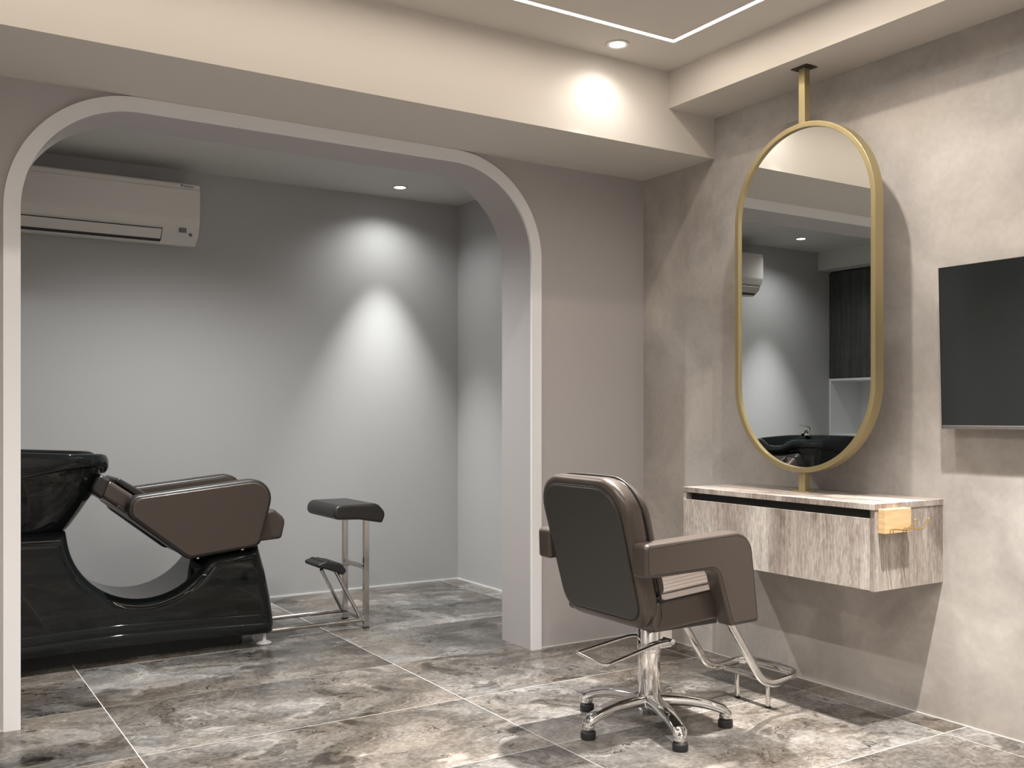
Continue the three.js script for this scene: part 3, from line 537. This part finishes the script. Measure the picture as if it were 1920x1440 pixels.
// ---------------------------------------------------------------- wall air conditioner
{
  const x0 = 0.20, x1 = 1.475, a = thing('air_conditioner', 'white wall-mounted air conditioner high on the wash room wall', 'air conditioner', [0.84, 2.07, ZB]);
  const prof = roundShape([[0.0, 2.085, 0], [0.12, 2.072, 0.02], [0.185, 2.115, 0.05], [0.222, 2.20, 0.06], [0.226, 2.405, 0.012], [0.0, 2.412, 0]]);
  const mk = (p, a0, a1, b) => { const g = ext(p, a0, a1, b, 3); g.rotateY(-Math.PI / 2); return g.scale(-1, 1, 1); };
  // outline x is the distance off the wall; rotateY(-90): (x,y,z)->(-z,y,x)
  const place = g => { if (g.index) g = flat(g); const p = g.attributes.position; for (let i = 0; i < p.count; i += 3) { for (const at of Object.values(g.attributes)) { const s = at.itemSize; for (let k = 0; k < s; k++) { const t = at.array[(i + 1) * s + k]; at.array[(i + 1) * s + k] = at.array[(i + 2) * s + k]; at.array[(i + 2) * s + k] = t; } } } g.computeVertexNormals(); g = toCreasedNormals(g, 0.5); g.translate(0, 0, ZB); return g; };
  part('casing', place(mk(prof, x0, x1, 0.006)), M.plastic, a);
  part('front_panel', place(mk(roundShape([[0.21, 2.158, 0.0], [0.2285, 2.205, 0.05], [0.2320, 2.372, 0.004], [0.22, 2.374, 0]]), x0 + 0.002, x1 - 0.002, 0.002)), M.plastic, a);
  part('air_slot', place(mk([[0.10, 2.076], [0.162, 2.0865], [0.208, 2.1445], [0.18, 2.16]], x0 + 0.02, x1 - 0.20, 0)), M.plasticGap, a);
  part('louver', place(mk(roundShape([[0.155, 2.094, 0.003], [0.170, 2.0935, 0.003], [0.2105, 2.143, 0.003], [0.19, 2.145, 0.003]]), x0 + 0.024, x1 - 0.204, 0.001)), M.plastic, a);
  part('louver', place(mk(roundShape([[0.105, 2.0725, 0.002], [0.145, 2.0765, 0.003], [0.150, 2.082, 0.002], [0.11, 2.082, 0.002]]), x0 + 0.024, x1 - 0.204, 0.001)), M.plastic, a);
  // printed marks: maker's name and status panel
  const mark = (w, h, draw, cx, cy, z, tilt) => { const cv = document.createElement('canvas'); cv.width = 256; cv.height = Math.round(256 * h / w); const k = cv.getContext('2d'); k.fillStyle = '#d2cec8'; k.fillRect(0, 0, cv.width, cv.height); draw(k, cv.width, cv.height); const t = new THREE.CanvasTexture(cv); t.colorSpace = THREE.SRGBColorSpace; const g = new THREE.PlaneGeometry(w, h); g.rotateX(tilt); g.translate(cx, cy, z); return [g, std({ map: t, roughness: 0.45 })]; };
  { const [g, m] = mark(0.085, 0.017, (k, w, h) => { k.fillStyle = '#555351'; k.beginPath(); k.moveTo(2, 4); k.lineTo(48, 4); k.lineTo(14, h - 6); k.closePath(); k.fill(); k.font = 'bold 44px sans-serif'; k.textBaseline = 'middle'; k.fillText('DAIKIN', 52, h / 2 + 2); }, 1.41, 2.388, ZB + 0.2275, 0); part('name_mark', g, m, a); }
  const pl = part('status_window', rspan(1.365, 1.402, 2.133, 2.157, ZB + 0.198, ZB + 0.2165, 0.002, 2), M.print, a);
  part('status_lamp', lathe([[0, 0.004], [0.008, 0.003], [0.010, 0], [0, 0]], 0, 0, 0, 18).rotateX(Math.PI / 2 + 0.5).translate(1.43, 2.125, ZB + 0.194), M.print, pl);
}
// ---------------------------------------------------------------- wash room cabinets on the left wall
{
  const XF = -0.862, zs = [ZB + 0.001, -5.37, -4.94, -4.52, ZA2 - 0.001];
  const where = ['in the back corner', 'second from the back corner', 'third from the back corner', 'nearest the arch'];
  for (let k = 0; k < 4; k++) {
    const z0 = zs[k] + 0.001, z1 = zs[k + 1] - 0.001, c = thing('wall_cabinet', 'tall dark wood wall cabinet under the bulkhead, ' + where[k], 'cabinet', [-1.06, 1.43, (z0 + z1) / 2], 'dark wash room wall cabinets');
    part('cabinet_body', boxUV(span(XBL, XF - 0.02, 1.43, 2.371, z0, z1), 0.8), M.darkOak, c);
    part('door', boxUV(rspan(XF - 0.0195, XF, 1.434, 2.355, z0 + 0.0015, z1 - 0.0015, 0.001, 2), 0.8, k * 0.37), M.darkOak, c);
  }
  const n = thing('open_shelf', 'white open wall niche between the dark cabinets and worktop', 'shelf', [-1.06, 0.927, -5.0]);
  const X0 = XBL, z0 = zs[0], z1 = zs[4];
  part('back_board', span(X0, X0 + 0.01, 0.928, 1.4295, z0, z1), M.white, n);
  part('top_board', span(X0 + 0.01, XF, 1.411, 1.4295, z0, z1), M.white, n); part('bottom_board', span(X0 + 0.01, XF, 0.928, 0.946, z0, z1), M.white, n);
  part('side_board', span(X0 + 0.01, XF, 0.946, 1.411, z0, z0 + 0.018), M.white, n); part('side_board', span(X0 + 0.01, XF, 0.946, 1.411, z1 - 0.018, z1), M.white, n);
  const wt = thing('worktop', 'dark worktop running under the white niche', 'worktop', [-1.06, 0.887, -5.0]);
  part('slab', span(XBL, XF + 0.01, 0.888, 0.927, z0, z1), M.counter, wt);
  const b = thing('base_cabinet', 'dark wood base cabinet under the wash room worktop', 'cabinet', [-1.06, 0, -5.0]);
  part('cabinet_body', boxUV(span(XBL + 0.002, XF - 0.02, 0.0, 0.887, z0, z1), 0.8), M.darkOak, b);
  for (let k = 0; k < 4; k++) part('door', boxUV(rspan(XF - 0.0195, XF, 0.08, 0.88, zs[k] + 0.0025, zs[k + 1] - 0.0025, 0.001, 2), 0.8, k * 0.21), M.darkOak, b);
}

renderer.render(scene, camera);
